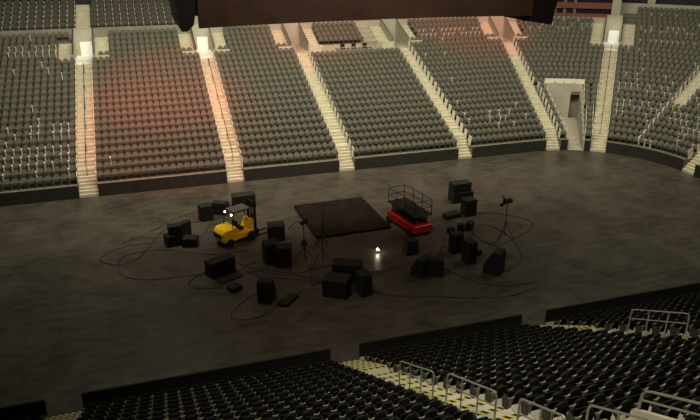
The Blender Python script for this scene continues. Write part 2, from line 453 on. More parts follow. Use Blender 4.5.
def put(mb, x, y, z, rz):
    global soff
    v = np.array(mb.v, float); c, s = math.cos(rz), math.sin(rz)
    w = np.empty_like(v); w[:, 0] = v[:, 0] * c - v[:, 1] * s + x; w[:, 1] = v[:, 0] * s + v[:, 1] * c + y; w[:, 2] = v[:, 2] + z
    SV.append(w); SF.extend([tuple(i + soff for i in f) for f in mb.f]); SMI.extend([SEATM.index(mb.mats[k]) for k in mb.m]); soff += len(v)

def row_positions(uL, uR, d, pitch):
    us = np.linspace(uL, uR, 160); pts = np.array([P(u, d, 0)[:2] for u in us])
    ln = np.concatenate([[0], np.cumsum(np.linalg.norm(np.diff(pts, axis=0), axis=1))])
    n = int((ln[-1] - .06) / pitch)
    if n < 1: return []
    sp = ln[-1] / n
    at = [(i + .5) * sp for i in range(n)]
    return [float(np.interp(a, ln, us)) for a in at]
def dist_from(u, a, d):
    p = P(u, d, 0); q = P(a, d, 0); return math.hypot(p[0] - q[0], p[1] - q[1])
XMAXVIEW = 62
nfar = 0
for nm, a, b, nr in secs:
    la, lb = secb(a, b)
    if a is None: la = lambda d: -13.5 - .3 * 0 if True else U0
    if b is None: lb = lambda d: UE + 7
    for k in range(nr):
        d = k * RUN
        if nm == 'three' and k in (VK - 1, VK): continue
        db = d + .68
        L_, R_ = la(db), lb(db)
        pitch = .56 if nm == 'left end' else .53
        if nm == 'five' and k < 9:
            spans = [(L_, tl(db)), (tr(db), R_)]
        elif nm == 'seven' and k < 7: spans = [(ub(A7, -AW, db), R_)]
        else: spans = [(L_, R_)]
        for sl, sr in spans:
            us = row_positions(sl, sr, db, pitch)
            for i, u in enumerate(us):
                skip = False
                for v in (A1, A2, A3, A4, A5, A6):
                    if v == A6 and k >= VK - 1 and dist_from(u, v, db) < FL + .2: skip = True
                    if k >= VK and dist_from(u, v, db) < (VW + .36): skip = True
                    if v == A1 and u < v:
                        if VK <= k < nr - 1 and dist_from(u, v, db) < FL + .2: skip = True
                        continue
                    if k > VK and dist_from(u, v, db) < FL + .2: skip = True
                if nm == 'three' and k >= VK and dist_from(u, A4, db) < 4.2: skip = True
                if skip: continue
                x, y, _ = P(u, db, 0)
                # drop seats clearly out of frame
                if x < -17 or x > XMAXVIEW: continue
                pale = False  # paler arms paint the light caught in chosen rows
                if nm == 'left end': pale = (k in (2, 3, 4, 19, 20) and rng.rand() < .85) or (k in (6, 7) and rng.rand() < .6) or rng.rand() < .04
                elif nm == 'five': pale = k in (20, 21, 22) and rng.rand() < .55
                elif nm == 'four': pale = (k in (19, 20) and rng.rand() < .6) or (k in (2, 3, 4, 5) and rng.rand() < .22) or rng.rand() < .015
                elif nm == 'six': pale = (k in (4, 5, 6, 8, 9, 20, 21, 18) and rng.rand() < .5) or rng.rand() < .06
                elif nm in ('seven', 'eight'): pale = rng.rand() < .42
                elif nm == 'one': pale = rng.rand() < .012
                rz = rot(u) + rng.uniform(-.015, .015)
                put(low['pale' if pale else 'plain'], x, y, zr(k) + .001, rz); nfar += 1
                first = (i == 0 and a is not None); last = (i == len(us) - 1 and b is not None)
                if k < VK and first: put(eR, x, y, zr(k) + .001, rot(u))
                if k < VK and last: put(eL, x, y, zr(k) + .001, rot(u))

# ------------------------------------------------------------------ near stand
NYW, NM = 25.65, .466
NOFF = .3
def nz(k): return .3 + k * .49
def nd(k): return k * RUN + NOFF if k > 0 else 0
NA = [-4.5, 7.9, 18.1]; NW = .72
NK = 24
def nrow(k0, k1):
    p = []
    for k in range(k0, k1): p += [(nd(k), nz(k)), (nd(k + 1), nz(k))]
    return p
def nstrip(mb, x0, x1, prof, m, zb=-.4):
    d0, d1 = prof[0][0], prof[-1][0]; poly = [(d0, zb)] + prof + [(d1, zb)]; N = len(poly)
    vs = [(x, NYW - d, z) for x in (x0, x1) for d, z in poly]
    mb.add(vs, [(j + 1, j, j + N, j + 1 + N) for j in range(N - 1)], m)
    for x, fl in ((x0, 0), (x1, 1)):
        for j in range(1, N - 2):
            (da, za), (db, zb2) = poly[j], poly[j + 1]
            if abs(da - db) < 1e-6: continue
            q = [(x, NYW - da, zb), (x, NYW - db, zb), (x, NYW - db, zb2), (x, NYW - da, za)]
            mb.add(q, [(3, 2, 1, 0) if fl else (0, 1, 2, 3)], m)
nt_ = MB()
VN0, VN1, VNK = 8.78, 9.9, 17
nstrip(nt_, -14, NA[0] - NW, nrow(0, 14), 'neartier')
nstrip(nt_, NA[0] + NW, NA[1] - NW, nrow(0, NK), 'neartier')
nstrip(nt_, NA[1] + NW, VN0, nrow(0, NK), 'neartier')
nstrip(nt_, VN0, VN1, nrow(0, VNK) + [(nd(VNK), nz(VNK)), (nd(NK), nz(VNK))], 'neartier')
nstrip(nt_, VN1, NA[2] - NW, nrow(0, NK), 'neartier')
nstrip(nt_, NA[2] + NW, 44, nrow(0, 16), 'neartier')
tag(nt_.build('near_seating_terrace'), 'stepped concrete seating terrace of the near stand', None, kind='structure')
for x0, x1 in ((-14, NA[0] - NW), (NA[0] + NW, NA[1] - NW), (NA[1] + NW, NA[2] - NW), (NA[2] + NW, 44)):
    mb = MB(); mb.box(x0, x1, NYW + .004, NYW + .10, 0, HW + .03, 'blackwall'); tag(mb.build('wall_near'), kind='structure')

def near_stairs(x, rows, label):
    mb = MB(); hz = MB(); p = dsteps(.02, 0, nd(4), nz(4), 11)
    for k in range(4, rows):
        p += [(nd(k), nz(k)), (nd(k) + .5, nz(k)), (nd(k) + .5, nz(k) + .245), (nd(k + 1), nz(k) + .245)]
    nstrip(mb, x - NW + .02, x + NW - .02, p, 'stair')
    t = mb.build('aisle_stairs'); tag(t, label, 'stairs', 'striped stairways of the near stand')
    for i in range(0, len(p), 2):
        if i < 22 and (i // 2) % 2: continue
        if i >= 22 and (i // 2 - 11) % 2 == 0: continue
        d, z = p[i]; hz = MB(); hz.box(x - NW + .04, x + NW - .04, NYW - d - .13, NYW - d + .004, z - .03, z + .008, 'hazard'); hz.build('hazard_strip', t)
near_stairs(NA[0], 8, 'pale stairway with yellow edged steps at the bottom left corner')
near_stairs(NA[1], NK, 'pale stairway with yellow and black striped step edges in bottom middle')
near_stairs(NA[2], 16, 'pale stairway with a handrail running through the right part of near seats')

ORD = ['', 'first', 'second', 'third', 'fourth', 'fifth', 'sixth', 'seventh', 'eighth', 'ninth', 'tenth', 'eleventh', 'twelfth', 'thirteenth', 'fourteenth', 'fifteenth', 'sixteenth', 'seventeenth', 'eighteenth', 'nineteenth', 'twentieth', 'twenty-first', 'twenty-second', 'twenty-third', 'twenty-fourth', 'twenty-fifth', 'twenty-sixth', 'twenty-seventh', 'twenty-eighth', 'twenty-ninth', 'thirtieth']
# camera projection used only to leave out seats the photo does not show
F_ = np.array([math.sin(YAW) * math.cos(TH), math.cos(YAW) * math.cos(TH), -math.sin(TH)])
R_v = np.array([math.cos(YAW), -math.sin(YAW), 0]); U_v = np.cross(R_v, F_)
def inview(x, y, z, m=12):
    p = np.array((x, y, z - 19)); zc = p @ F_
    if zc < 1: return None
    px = 350 + 672 * (p @ R_v) / zc; py = 210 - 672 * (p @ U_v) / zc
    return zc if -m < px < 700 + m and -m < py < 420 + m else None
near = []
def near_section(x0, x1, k0, k1, sec, fromleft, pitch=.535):
    for k in range(k0, k1):
        xa = x0(k); n = int((x1 - xa) / pitch); 
        for i in range(n):
            x = (xa + pitch * (i + .5)) if fromleft else (x1 - pitch * (i + .5))
            y = NYW - k * RUN - NOFF - .66; z = nz(k)
            q = inview(x, y, z + .75)
            if q: near.append((q, x, y, z, sec, k, i, (i == 0), (i == n - 1)))
near_section(lambda k: -14, NA[0] - NW - .06, 0, 6, 'far left', False)
near_section(lambda k: NA[0] + NW + .06, NA[1] - NW - .06, 0, NK, 'left', False)
near_section(lambda k: NA[1] + NW + .06 if k < VNK - 0 else VN1 + .34, NA[2] - NW - .06, 0, NK, 'middle', True)
near_section(lambda k: NA[2] + NW + .06, 40, 0, 15, 'right', True)
near.sort(key=lambda t: t[0])
ind = near[:300]; rest = near[300:]
for q, x, y, z, sec, k, i, e0, e1 in rest:
    put(low['near'], x, y, z + .001, 0)
    if sec in ('far left', 'left') and e0: put(nR, x, y, z + .001, 0)
    if sec in ('middle', 'right') and e0: put(nL, x, y, z + .001, 0)
me = bpy.data.meshes.new('stadium_seat_rows')
me.from_pydata(np.concatenate(SV).tolist(), [], SF)
for k_ in SEATM: me.materials.append(M[k_])
me.polygons.foreach_set('material_index', SMI); me.update()
so = bpy.data.objects.new('stadium_seat_rows', me); COL.objects.link(so)
tag(so, 'rows upon rows of grey folding stadium seats filling the stands', 'seats', None, 'stuff')
print('far seats', nfar, 'near in view', len(near))

# individual seats
proto = empty('stadium_chair', (0, 0, 0), 0, 'x', 'seat', 'black seats nearest in the near stand')
mb = MB(); seat_shell(mb, w=.236, back='shadedfabric', top=.04, tap=.82, ex=.85); b_ = mb.build('backrest', proto)
mb = MB(); seat_pan(mb, .21, 'shadedfabric'); mb.build('seat_pan', proto)
mb = MB(); mb.bbox(-.287, -.25, -.02, .30, .56, .60, 'blackarm', .01); ybr(mb); mb.build('armrest', proto)
mb = MB(); mb.prism([(.02, 0), (.26, 0), (.22, .03), (.18, .06), (.17, .56), (.07, .56), (.08, .06), (.03, .03)], -.276, -.26, lambda p, q, t: (t, p, q), 'blackarm'); mb.build('support_leg', proto)
first = True
ends = []
WH = {'left': 'left of the striped stairs', 'middle': 'right of the striped stairs', 'right': 'right of the second stairs', 'far left': 'left of the corner stairs'}
for q, x, y, z, sec, k, i, e0, e1 in ind:
    lab = 'black stadium seat %s, %s row up, %s seat from stairs' % (WH[sec], ORD[k + 1], ORD[min(i + 1, 30)])
    if sec == 'middle' and k >= VNK: lab = 'black stadium seat right of the walled passage, %s row up, %s seat along' % (ORD[k + 1], ORD[i + 1])
    if first:
        o = proto; o.location = (x, y, z + .001); o['label'] = lab; first = False
    else:
        o = dup(proto, (x, y, z + .001), 0, lab)
    if e0: ends.append((o, -1 if sec in ('middle', 'right') else 1))
for o, s_ in ends:
    mb = MB(); nendp(mb, s_ * .31); mb.build('end_panel', o)

# ------------------------------------------------------------------ club seats (behind the cross aisle)
club_proto = None
def club_seat():
    t = empty('premium_chair', (0, 0, 0), 0, 'x', 'seat', 'wide club seats with pale armrests')
    mb = MB(); seat_shell(mb, w=.29, back='redseat'); mb.build('backrest', t)
    mb = MB(); seat_pan(mb, .27, 'redseat'); mb.build('seat_pan', t)
    mb = MB(); mb.bbox(-.375, -.315, -.05, .36, .5, .64, 'pale_lit_arm', .015); mb.box(-.355, -.335, .04, .24, 0, .5, 'pale_lit_arm'); mb.build('armrest', t)
    return t
cl = []
for r_ in range(6):
    k = NR + 1 + r_
    for i in range(11): cl.append((A1 - .72 - .38 - i * .745, k, r_, i, 'left of the top stairs'))
    for i in range(14): cl.append((A1 + .72 + .40 + i * .745, k, r_, i, 'right of the top stairs'))
rown = ['front', 'second', 'third', 'fourth', 'fifth', 'back']
for x, k, r_, i, side in cl:
    if x > 7.0: continue
    if inview(x, FY + k * RUN + .6, zr(k) + .6, 8) is None: continue
    lab = 'club seat with pale armrest %s, %s club row, %s seat along' % (side, rown[r_], ORD[i + 1])
    loc = (x, FY + k * RUN + .62, zr(k) + .001)
    if club_proto is None:
        club_proto = club_seat(); club_proto.location = loc; club_proto.rotation_euler.z = PI; club_proto['label'] = lab
    else: dup(club_proto, loc, PI, lab)

# ------------------------------------------------------------------ upper fascia, suites
mb = MB(); strip(mb, lambda d: U0, lambda d: 7.35, [((NR + 7) * RUN + .02, 18), ((NR + 7) * RUN + .3, 18)], 'boardblack', zb=0); tag(mb.build('wall_back_left'), kind='structure')
mb = MB(); strip(mb, lambda d: 7.45, line(A6, -.45), [(NR * RUN, zr(NR) + .45), (NR * RUN + .3, zr(NR) + .45)], 'beige', zb=0, n=30)
tag(mb.build('wall_back'), kind='structure')
su = empty('suite_fascia', P(30, NR * RUN + .3, zr(NR)), 0, 'red fronted row of dark windowed suites beyond the right scoreboard end', 'suites')
so0 = tuple(su.location)
def sb(mb, name):
    mb.v = [(x - so0[0], y - so0[1], z - so0[2]) for x, y, z in mb.v]; return mb.build(name, su)
dS = NR * RUN + .32
zz = zr(NR) + .44
L0, L1 = (lambda d: 7.5), line(A6, -.5)
for z0, z1, m_, dd, nm in ((zz, zz + .38, 'suitered', 0, 'fascia_band'), (zz + .38, zz + .95, 'suitedark', .3, 'window_band'), (zz + .95, zz + 1.6, 'suitered', 0, 'fascia_band'), (zz + 1.6, zz + 2.5, 'suitedark', .3, 'window_band'), (zz + 2.5, zz + 4.5, 'suitered', 0, 'fascia_band')):
    mb = MB(); strip(mb, L0, L1, [(dS + dd, z1), (dS + .6, z1)], m_, zb=z0, n=30); sb(mb, nm)
u_ = 8.2
while u_ < A6 - .8:
    mb = MB()
    big = int(u_ * 10) % 5 == 0
    w_ = .05
    for z0, z1 in ((zz + .38, zz + .95), (zz + 1.6, zz + 2.5)):
        mb = MB(); strip(mb, lambda d: u_ - w_, lambda d: u_ + w_, [(dS + .12, z1), (dS + .34, z1)], 'mullion', zb=z0)
        if u_ > 24 and u_ < A6 - 1.2: sb(mb, 'mullion')
    if False and u_ > 24 and u_ < A6 - 1.2: sb(mb, 'mullion')
    u_ += 1.1 * CR / (CR + dS) if u_ > CX else 1.1
# beige post above the right lit passage
mb = MB(); strip(mb, line(A6, -.48), line(A6, .48), [(dS - .35, 17), (dS + .6, 17)], 'beige', zb=zr(NR) + .47)
tag(mb.build('support_post'), 'tall beige post beside the red suite fronts at top right', 'post')
# beige head post by left scoreboard end
mb = MB(); strip(mb, lambda d: 5.9, lambda d: 7.1, [(NR * RUN + .32, zr(NR) + 2.1), (NR * RUN + .6, zr(NR) + 2.1)], 'beige', zb=zr(NR) - .3)
tag(mb.build('parapet_block'), 'small beige block above the lit passage left of the scoreboard', 'block')
# corner: parapet and dark bays with pale pillars
mb = MB(); strip(mb, line(A6, .5), lambda d: U1, [(NR6 * RUN + .01, zr(NR6) + .8), (NR6 * RUN + .3, zr(NR6) + .8)], 'beige', zb=0, n=24)
tag(mb.build('wall_corner'), kind='structure')
bay = empty('concourse_bays', P(46, NR6 * RUN + 1, zr(NR6) + .5), 0, 'dark open concourse bays with pale pillars above the corner seats', 'concourse')
so0 = tuple(bay.location); su = bay
mb = MB(); strip(mb, line(A6, .5), lambda d: U1, [(NR6 * RUN + 1.6, 18), (NR6 * RUN + 1.9, 18)], 'boardblack', zb=zr(NR6), n=24); sb(mb, 'back_panel')
for u_, w_ in ((42.15, .28), (43.9, .07), (45.25, .16), (47.2, .05), (48.4, .2), (49.2, .3)):
    mb = MB(); uu = CX + (u_ - CX); ww = w_ * CR / (CR + 24) * 1.5
    strip(mb, lambda d: uu - ww, lambda d: uu + ww, [(NR6 * RUN + .6, 17.5), (NR6 * RUN + 1.0, 17.5)], 'beige', zb=zr(NR6) + .1); sb(mb, 'pillar')

# platform with chairs in block three
mb = MB(); strip(mb, line(A3, AW + .3), line(A4, -AW - .3), [((VK - 1) * RUN + .01, zr(VK - 1) + .02), (19 * RUN - .02, zr(VK - 1) + .02), (19 * RUN - .02, zr(19) + .03), (19 * RUN + .06, zr(19) + .03)], 'beige', zb=zr(VK - 1) - .3)
tag(mb.build('viewing_platform'), 'flat beige viewing platform with small chairs in the middle block', 'platform')
mb = MB(); strip(mb, line(A4, -4.2), line(A4, -FL - .02), [q for k in range(19, NR) for q in ((k * RUN - .015, zr(k) + .03), ((k + 1) * RUN - .015, zr(k) + .03))], 'beige', zb=zr(19) - .3)
tag(mb.build('landing'), 'bare beige landing at the right of the upper middle seats', 'landing')
zp = zr(VK - 1) + .021
t = empty('platform_guard', (28.0 - 4.6, FY + 19 * RUN - .25, zp), 0, 'small steel guard rail at the right end of the flat platform', 'railing')
mb = MB(); z1 = .95
mb.tube([(0, 0, 0), (0, 0, z1), (1.6, 0, z1), (1.6, 0, 0)], .025, 'steel', 6); mb.build('frame', t)
mb = MB()
for i in range(1, 8): mb.tube([(i * .2, 0, .0), (i * .2, 0, z1)], .012, 'steel', 5)
mb.build('bars', t)
def small_chair(m_):
    t = empty('folding_chair', (0, 0, 0), PI, 'x', 'chair', 'small chairs on the flat platform')
    mb = MB(); mb.bbox(-.24, .24, -.05, .40, .42, .48, m_, .015); mb.build('seat', t)
    mb = MB(); mb.bbox(-.24, .24, -.12, -.05, .55, .92, m_, .02); mb.build('backrest', t)
    for sx in (-.21, .21):
        for sy in (-.06, .36):
            mb = MB(); mb.tube([(sx, sy, 0), (sx, sy, .42 if sy > 0 else .56)], .018, 'darksteel', 6); mb.build('leg', t)
    return t
bc = small_chair('black')
def stool():
    t = empty('low_stool', (0, 0, 0), PI, 'x', 'stool', 'low grey stools on the flat platform')
    mb = MB(); mb.cyl((0, 0, .38), (0, 0, .45), .2, 'fabric'); mb.build('seat', t)
    mb = MB(); mb.cyl((0, 0, .02), (0, 0, .38), .035, 'darksteel', 8); mb.build('post', t)
    mb = MB(); mb.cyl((0, 0, 0), (0, 0, .02), .17, 'darksteel'); mb.build('base', t)
    return t
st = stool()
xs = [(19.9 + i * .62) for i in range(7)]
names = ['leftmost', 'middle', 'rightmost']; sn = ['leftmost', 'second from left', 'third from left', 'rightmost']
for i, x in enumerate(xs):
    loc = (x + .6, FY + VK * RUN + .1, zp)
    if i % 2:
        lab = 'small black chair on the far flat platform, %s of three' % names[i // 2]
        if i == 1: bc.location = loc; bc['label'] = lab
        else: dup(bc, loc, PI, lab)
    else:
        lab = 'low grey stool on the far flat platform, %s of four' % sn[i // 2]
        if i == 0: st.location = loc; st['label'] = lab
        else: dup(st, loc, PI, lab)

# ------------------------------------------------------------------ floor & roof
mb = MB(); mb.add([(-60, -5, 0), (75, -5, 0), (75, 85, 0), (-60, 85, 0)], [(0, 1, 2, 3)], 'floor'); tag(mb.build('floor'), kind='structure')
mb = MB(); mb.box(-60, 75, -12, 92, 33, 33.3, 'ceiling'); tag(mb.build('ceiling'), kind='structure')

# ------------------------------------------------------------------ scoreboard
sbd = empty('scoreboard', (12.9, 39.3, 14.5), 0, 'huge dark hanging scoreboard across the top with brown screen and black ends', 'scoreboard')
def rel(mb, root, name, parent=None):
    l = root.location; mb.v = [(x - l[0], y - l[1], z - l[2]) for x, y, z in mb.v]; return mb.build(name, parent or root)
def arcface(x0, x1, ya, bow, z0, z1, th, m, n=24):
    mb = MB(); vs = []; 
    for i in range(n + 1):
        s = i / n; x = x0 + (x1 - x0) * s; y = ya + bow * (1 - (2 * s - 1) ** 2)
        vs += [(x, y, z0), (x, y + th, z0), (x, y + th, z1), (x, y, z1)]
    fs = []
    for i in range(n):
        a = 4 * i; b = a + 4
        fs += [(a, a + 1, b + 1, b), (a + 1, a + 2, b + 2, b + 1), (a + 2, a + 3, b + 3, b + 2), (a + 3, a, b, b + 3)]
    fs += [(3, 2, 1, 0), (4 * n, 4 * n + 1, 4 * n + 2, 4 * n + 3)]
    mb.add(vs, fs, m); return mb
rel(arcface(3.28, 22.35, 35.4, 1.0, 14.62, 22, .35, 'screen'), sbd, 'front_screen')
mb = MB()
mb.box(3.4, 22.2, 36.9, 42.4, 15.3, 23, 'boardblack'); rel(mb, sbd, 'core')
rel(arcface(3.28, 22.35, 43.2, -1.0, 14.62, 22, -.35, 'screen'), sbd, 'rear_screen')
mb = MB(); mb.prism([(2.05, 17.6), (2.42, 14.45), (2.72, 14.45), (3.05, 14.75), (3.15, 15.2), (3.6, 15.2), (3.6, 17.6)], 35.7, 42.9, lambda p, q, t: (p - .38 * (17.6 - q) * 0, t, q), 'boardblack'); rel(mb, sbd, 'end_panel')
mb = MB(); mb.prism([(22.1, 17.6), (22.1, 14.3), (22.6, 14.22), (24.05, 14.0), (24.75, 17.6)], 35.9, 42.7, lambda p, q, t: (p, t, q), 'boardblack'); rel(mb, sbd, 'end_panel')
mb = MB()
for x in (6, 12.9, 20): mb.tube([(x, 39.3, 23), (x, 39.3, 32.99)], .06, 'darksteel', 6)
rel(mb, sbd, 'suspension_cable')

# ------------------------------------------------------------------ near handrails
def near_rail(pts, x, label, nposts, mid=True, base=None):
    (ya, za), (yb, zb_) = pts
    t = empty('stair_railing', (x, ya, 0), 0, label, 'railing', 'steel railings on the near stairways')
    def tread(y):
        d = NYW - y; k = int((d - NOFF) / RUN); return nz(k) + (.245 if d - nd(k) > .5 else 0)
    b0 = tread(ya); t.location = (x, ya, b0)
    def ln(s): return (0, (yb - ya) * s, za + (zb_ - za) * s - b0)
    mb = MB(); r_ = .027
    top = [ln(0)[:2] + (tread(ya) - b0,), ln(0)[:2] + (ln(0)[2] - .10,), (0, (yb - ya) * .02, ln(.02)[2] - .03), ln(.06)]
    top += [ln(s) for s in np.linspace(.1, .9, 5)]
    top += [ln(.94), (0, (yb - ya) * .985, ln(.985)[2] - .04), ln(1)[:2] + (ln(1)[2] - .12,), ln(1)[:2] + (tread(yb) - b0,)]
    mb.tube(top, r_, 'steel', 8); mb.build('top_rail', t)
    mb = MB(); mb.tube([(p[0], p[1], p[2] - .42) for p in (ln(0), ln(1))], .02, 'steel', 8); mb.build('middle_rail', t)
    for i in range(1, nposts - 1):
        s = i / (nposts - 1); p = ln(s); mb = MB(); mb.tube([(0, p[1], tread(ya + p[1]) - b0), p], .024, 'steel', 8); mb.build('post', t)
near_rail([(17.96, 5.44), (15.29, 6.83)], 7.5, 'lower steel railing on the yellow striped stairs in the bottom middle', 4)
near_rail([(14.4, 7.41), (11.77, 8.66)], 7.5, 'middle steel railing on the yellow striped stairs, right of the lower one', 4)
near_rail([(10.8, 9.2), (9.17, 9.95)], 7.5, 'steel railing at the bottom edge, topmost on the yellow striped stairs', 3)
near_rail([(9.9, 9.42), (8.1, 10.4)], 8.66, 'steel railing at the bottom edge left of the beige passage wall', 3)
near_rail([(19.17, 4.9), (16.37, 6.3)], 18.1, 'steel railing among the seats at the right on the second near stairway', 4)
# beige passage wall with rail
pw = empty('passage_wall', (9.97, 9.92, nz(VNK)), 0, 'beige passage side wall with double steel rails at the bottom right corner', 'wall')
mb = MB(); zt = lambda y: 8.99 + (9.92 - y) * .5
zb_ = nz(VNK)
mb.prism([(0, 0), (0, zt(9.92) - zb_), (-4.5, zt(5.42) - zb_), (-4.5, 0)], -.06, .06, lambda p, q, t: (t, p, q), 'stair'); mb.build('panel', pw)
mb = MB()
a_ = [(0, -.1, zt(9.82) - zb_), (0, -.13, zt(9.8) - zb_ + .42), (0, -.22, zt(9.7) - zb_ + .52), (0, -.4, zt(9.52) - zb_ + .54), (0, -4.4, zt(5.5) - zb_ + .54)]
mb.tube(a_, .032, 'steel', 8); mb.build('top_rail', pw)
mb = MB(); mb.tube([(0, -.13, zt(9.79) - zb_ + .27), (0, -4.4, zt(5.5) - zb_ + .27)], .026, 'steel', 8); mb.build('middle_rail', pw)

# ------------------------------------------------------------------ stage gear on the floor
def speaker_box(name, w, d, h, loc, rz, label, cat='speaker', group=None, slope=0, tilt=0, grille=True, handle=True):
    """cabinet, optional sloped front (stage monitor)"""
    t = empty(name, loc, rz, label, cat, group)
    if tilt: t.rotation_euler.x = tilt
    mb = MB()
    if slope:
        poly = [(-d / 2, 0), (d / 2, 0), (d / 2, h * .35), (d / 2 - slope, h), (-d / 2 + .05, h), (-d / 2, h * .93)]
        mb.prism(poly, -w / 2, w / 2, lambda p, q, t_: (t_, p, q), 'black'); mb.build('cabinet', t)
        g = MB(); e = .012
        a = np.array((d / 2, h * .35)); b = np.array((d / 2 - slope, h)); n_ = np.array((b[1] - a[1], a[0] - b[0])); n_ = n_ / np.linalg.norm(n_)
        q0 = a + (b - a) * .06; q1 = a + (b - a) * .94
        g.prism([tuple(q0), tuple(q0 + n_ * e * 2), tuple(q1 + n_ * e * 2), tuple(q1)], -w / 2 + .04, w / 2 - .04, lambda p, q, t_: (t_, p, q), 'grille'); g.build('grille', t)
    else:
        mb.bbox(-w / 2, w / 2, -d / 2, d / 2, 0, h, 'black', .025); mb.build('cabinet', t)
        if grille:
            g = MB(); g.box(-w / 2 + .05, w / 2 - .05, d / 2 - .005, d / 2 + .02, .05, h - .05, 'grille'); g.build('grille', t)
    if handle:
        for s in (-1, 1):
            hb = MB(); x = s * (w / 2 + .012); hb.tube([(s * w / 2, -.1, h * .6), (x + s * .02, -.08, h * .6), (x + s * .02, .08, h * .6), (s * w / 2, .1, h * .6)], .012, 'darksteel', 6); hb.build('handle', t)
    return t
G = 'black speakers and cases lying on the arena floor'
S = speaker_box
S('speaker_cabinet', 1.0, .8, .75, (1.05, 42.0, 0), .25, 'left lower black box of the pile left of the yellow forklift', group=G)
S('speaker_cabinet', .95, .8, .6, (2.15, 41.5, 0), -.3, 'right lower black box of the pile left of the yellow forklift', group=G)
S('speaker_cabinet', .8, .7, .6, (1.2, 42.05, .76), .1, 'black box stacked on the left box of the pile by the forklift', group=G)
S('stage_monitor', .9, .8, 1.15, (1.75, 43.05, 0), .7, 'tilted tall black box at the back of the pile left of the forklift', group=G, slope=.4)
S('speaker_cabinet', .9, .8, 1.15, (3.6, 45.6, 0), .2, 'black box furthest left behind the yellow forklift', group=G)
S('stage_monitor', 1.1, .9, .95, (4.8, 46.5, 0), -.5, 'black wedge box behind the left box beyond the yellow forklift', group=G, slope=.35)
S('speaker_cabinet', 1.7, .9, 1.0, (6.6, 47.3, 0), 0, 'wide black box standing behind the forklift roof', group=G)
S('speaker_cabinet', 1.15, 1.0, 1.05, (7.75, 40.9, 0), -.15, 'black box close to the right of the forklift mast', group=G)
S('speaker_cabinet', .95, .85, 1.35, (6.75, 37.55, 0), .1, 'left one of two tall black speakers below the yellow forklift', group=G)
S('speaker_cabinet', .95, .8, 1.35, (7.4, 36.8, 0), -.25, 'right one of two tall black speakers below the yellow forklift', group=G)
# wide case with its lid lying in front
t = empty('road_case', (3.5, 37.0, 0), .42, 'wide black case with its flat lid laid on the floor in front', 'case', G)
mb = MB(); mb.bbox(-.85, .85, -.38, .38, 0, .95, 'black', .03); mb.build('body', t)
mb = MB(); mb.box(-.8, .8, -1.35, -.45, 0.01, .07, 'grille'); mb.build('lid', t)
mb = MB()
for x in (-.82, .82):
    for y in (-.35, .35): mb.bbox(x - .05, x + .05, y - .05, y + .05, .88, .97, 'darksteel', .012)
mb.build('corner_fitting', t)
S('equipment_case', .72, .6, .28, (3.98, 34.6, 0), .5, 'small low black case below the wide case', 'case', G, grille=False)
S('stage_monitor', .8, .95, 1.35, (5.55, 32.9, 0), -.5, 'tall black wedge speaker left of the flat floor case', group=G, slope=.45)
S('equipment_case', .62, 1.35, .18, (6.65, 32.4, 0), -.75, 'long flat black case lying right of the tall wedge speaker', 'case', G, grille=False)
S('speaker_cabinet', 1.4, 1.15, 1.05, (9.5, 32.4, 0), -.6, 'left box of the biggest black speaker trio near the centre', group=G)
S('speaker_cabinet', 1.7, .9, 1.2, (10.55, 33.75, 0), -.45, 'back box of the biggest black speaker trio near the centre', group=G)
S('speaker_cabinet', .65, .9, 1.35, (10.95, 31.95, 0), .12, 'upright right box of the biggest black speaker trio near the centre', group=G)
S('stage_monitor', .95, .9, 1.2, (15.0, 33.1, 0), .5, 'left one of two black wedges below the red lift', group=G, slope=.45)
S('stage_monitor', .95, .9, 1.15, (15.85, 32.9, 0), -.4, 'right one of two black wedges below the red lift', group=G, slope=.4)
S('equipment_case', .8, .7, 1.0, (15.5, 36.0, 0), .05, 'dark upright case between the red lift and the wedges', 'case', G, grille=False)
S('speaker_cabinet', .8, .6, 1.35, (18.35, 35.3, 0), .0, 'black rack with barred front right of the red lift', 'rack', G)
S('speaker_cabinet', .62, .8, 1.5, (18.5, 33.7, 0), .1, 'narrow black speaker just in front of the barred rack', group=G)
S('stage_monitor', 1.0, 1.0, 1.45, (19.35, 32.1, 0), .7, 'large black wedge speaker at the foot of the light tripod', group=G, slope=.5)
S('road_case', 1.7, 1.0, .85, (22.7, 43.4, 0), 0, 'lower large dark case of the rear right stack', 'case', G, grille=False)
S('road_case', 1.5, .9, .7, (22.6, 43.4, .86), .05, 'upper large dark case of the rear right stack', 'case', G, grille=False)
S('speaker_cabinet', .9, .8, 1.25, (22.0, 40.7, 0), .1, 'upright dark box in front of the rear right stack', group=G)
S('equipment_case', 1.2, .7, .35, (20.6, 40.6, 0), .2, 'low dark case left of the upright box at rear right', 'case', G, grille=False)
S('floor_light', .45, .35, .35, (19.4, 38.2, 0), .4, 'leftmost of three small black floor fixtures above the barred rack', 'light', 'small black floor fixtures', grille=True)
S('floor_light', .45, .35, .6, (20.1, 38.1, 0), -.3, 'middle one of three small black floor fixtures above the barred rack', 'light', 'small black floor fixtures')
S('floor_light', .65, .4, .55, (20.9, 38.3, 0), .7, 'rightmost of three small black floor fixtures above the barred rack', 'light', 'small black floor fixtures')
S('floor_light', .35, .3, .3, (18.9, 33.9, 0), .4, 'tiny black fixture left of the large wedge by the tripod', 'light', 'small black floor fixtures', handle=False) if False else None
S('floor_light', .35, .3, .3, (19.6, 34.5, 0), .4, 'tiny black fixture between narrow speaker and light tripod', 'light', 'small black floor fixtures', handle=False)
S('floor_light', .5, .3, .22, (7.9, 38.7, 0), .3, 'tiny black fixture right of the two tall speakers', 'light', 'small black floor fixtures', handle=False)
# dark case heap at the right of the banner area
S('road_case', 1.5, .9, 1.1, (8.7, 43.2, 0), .1, 'dark case further right behind the forklift', 'case', G, grille=False) if False else None

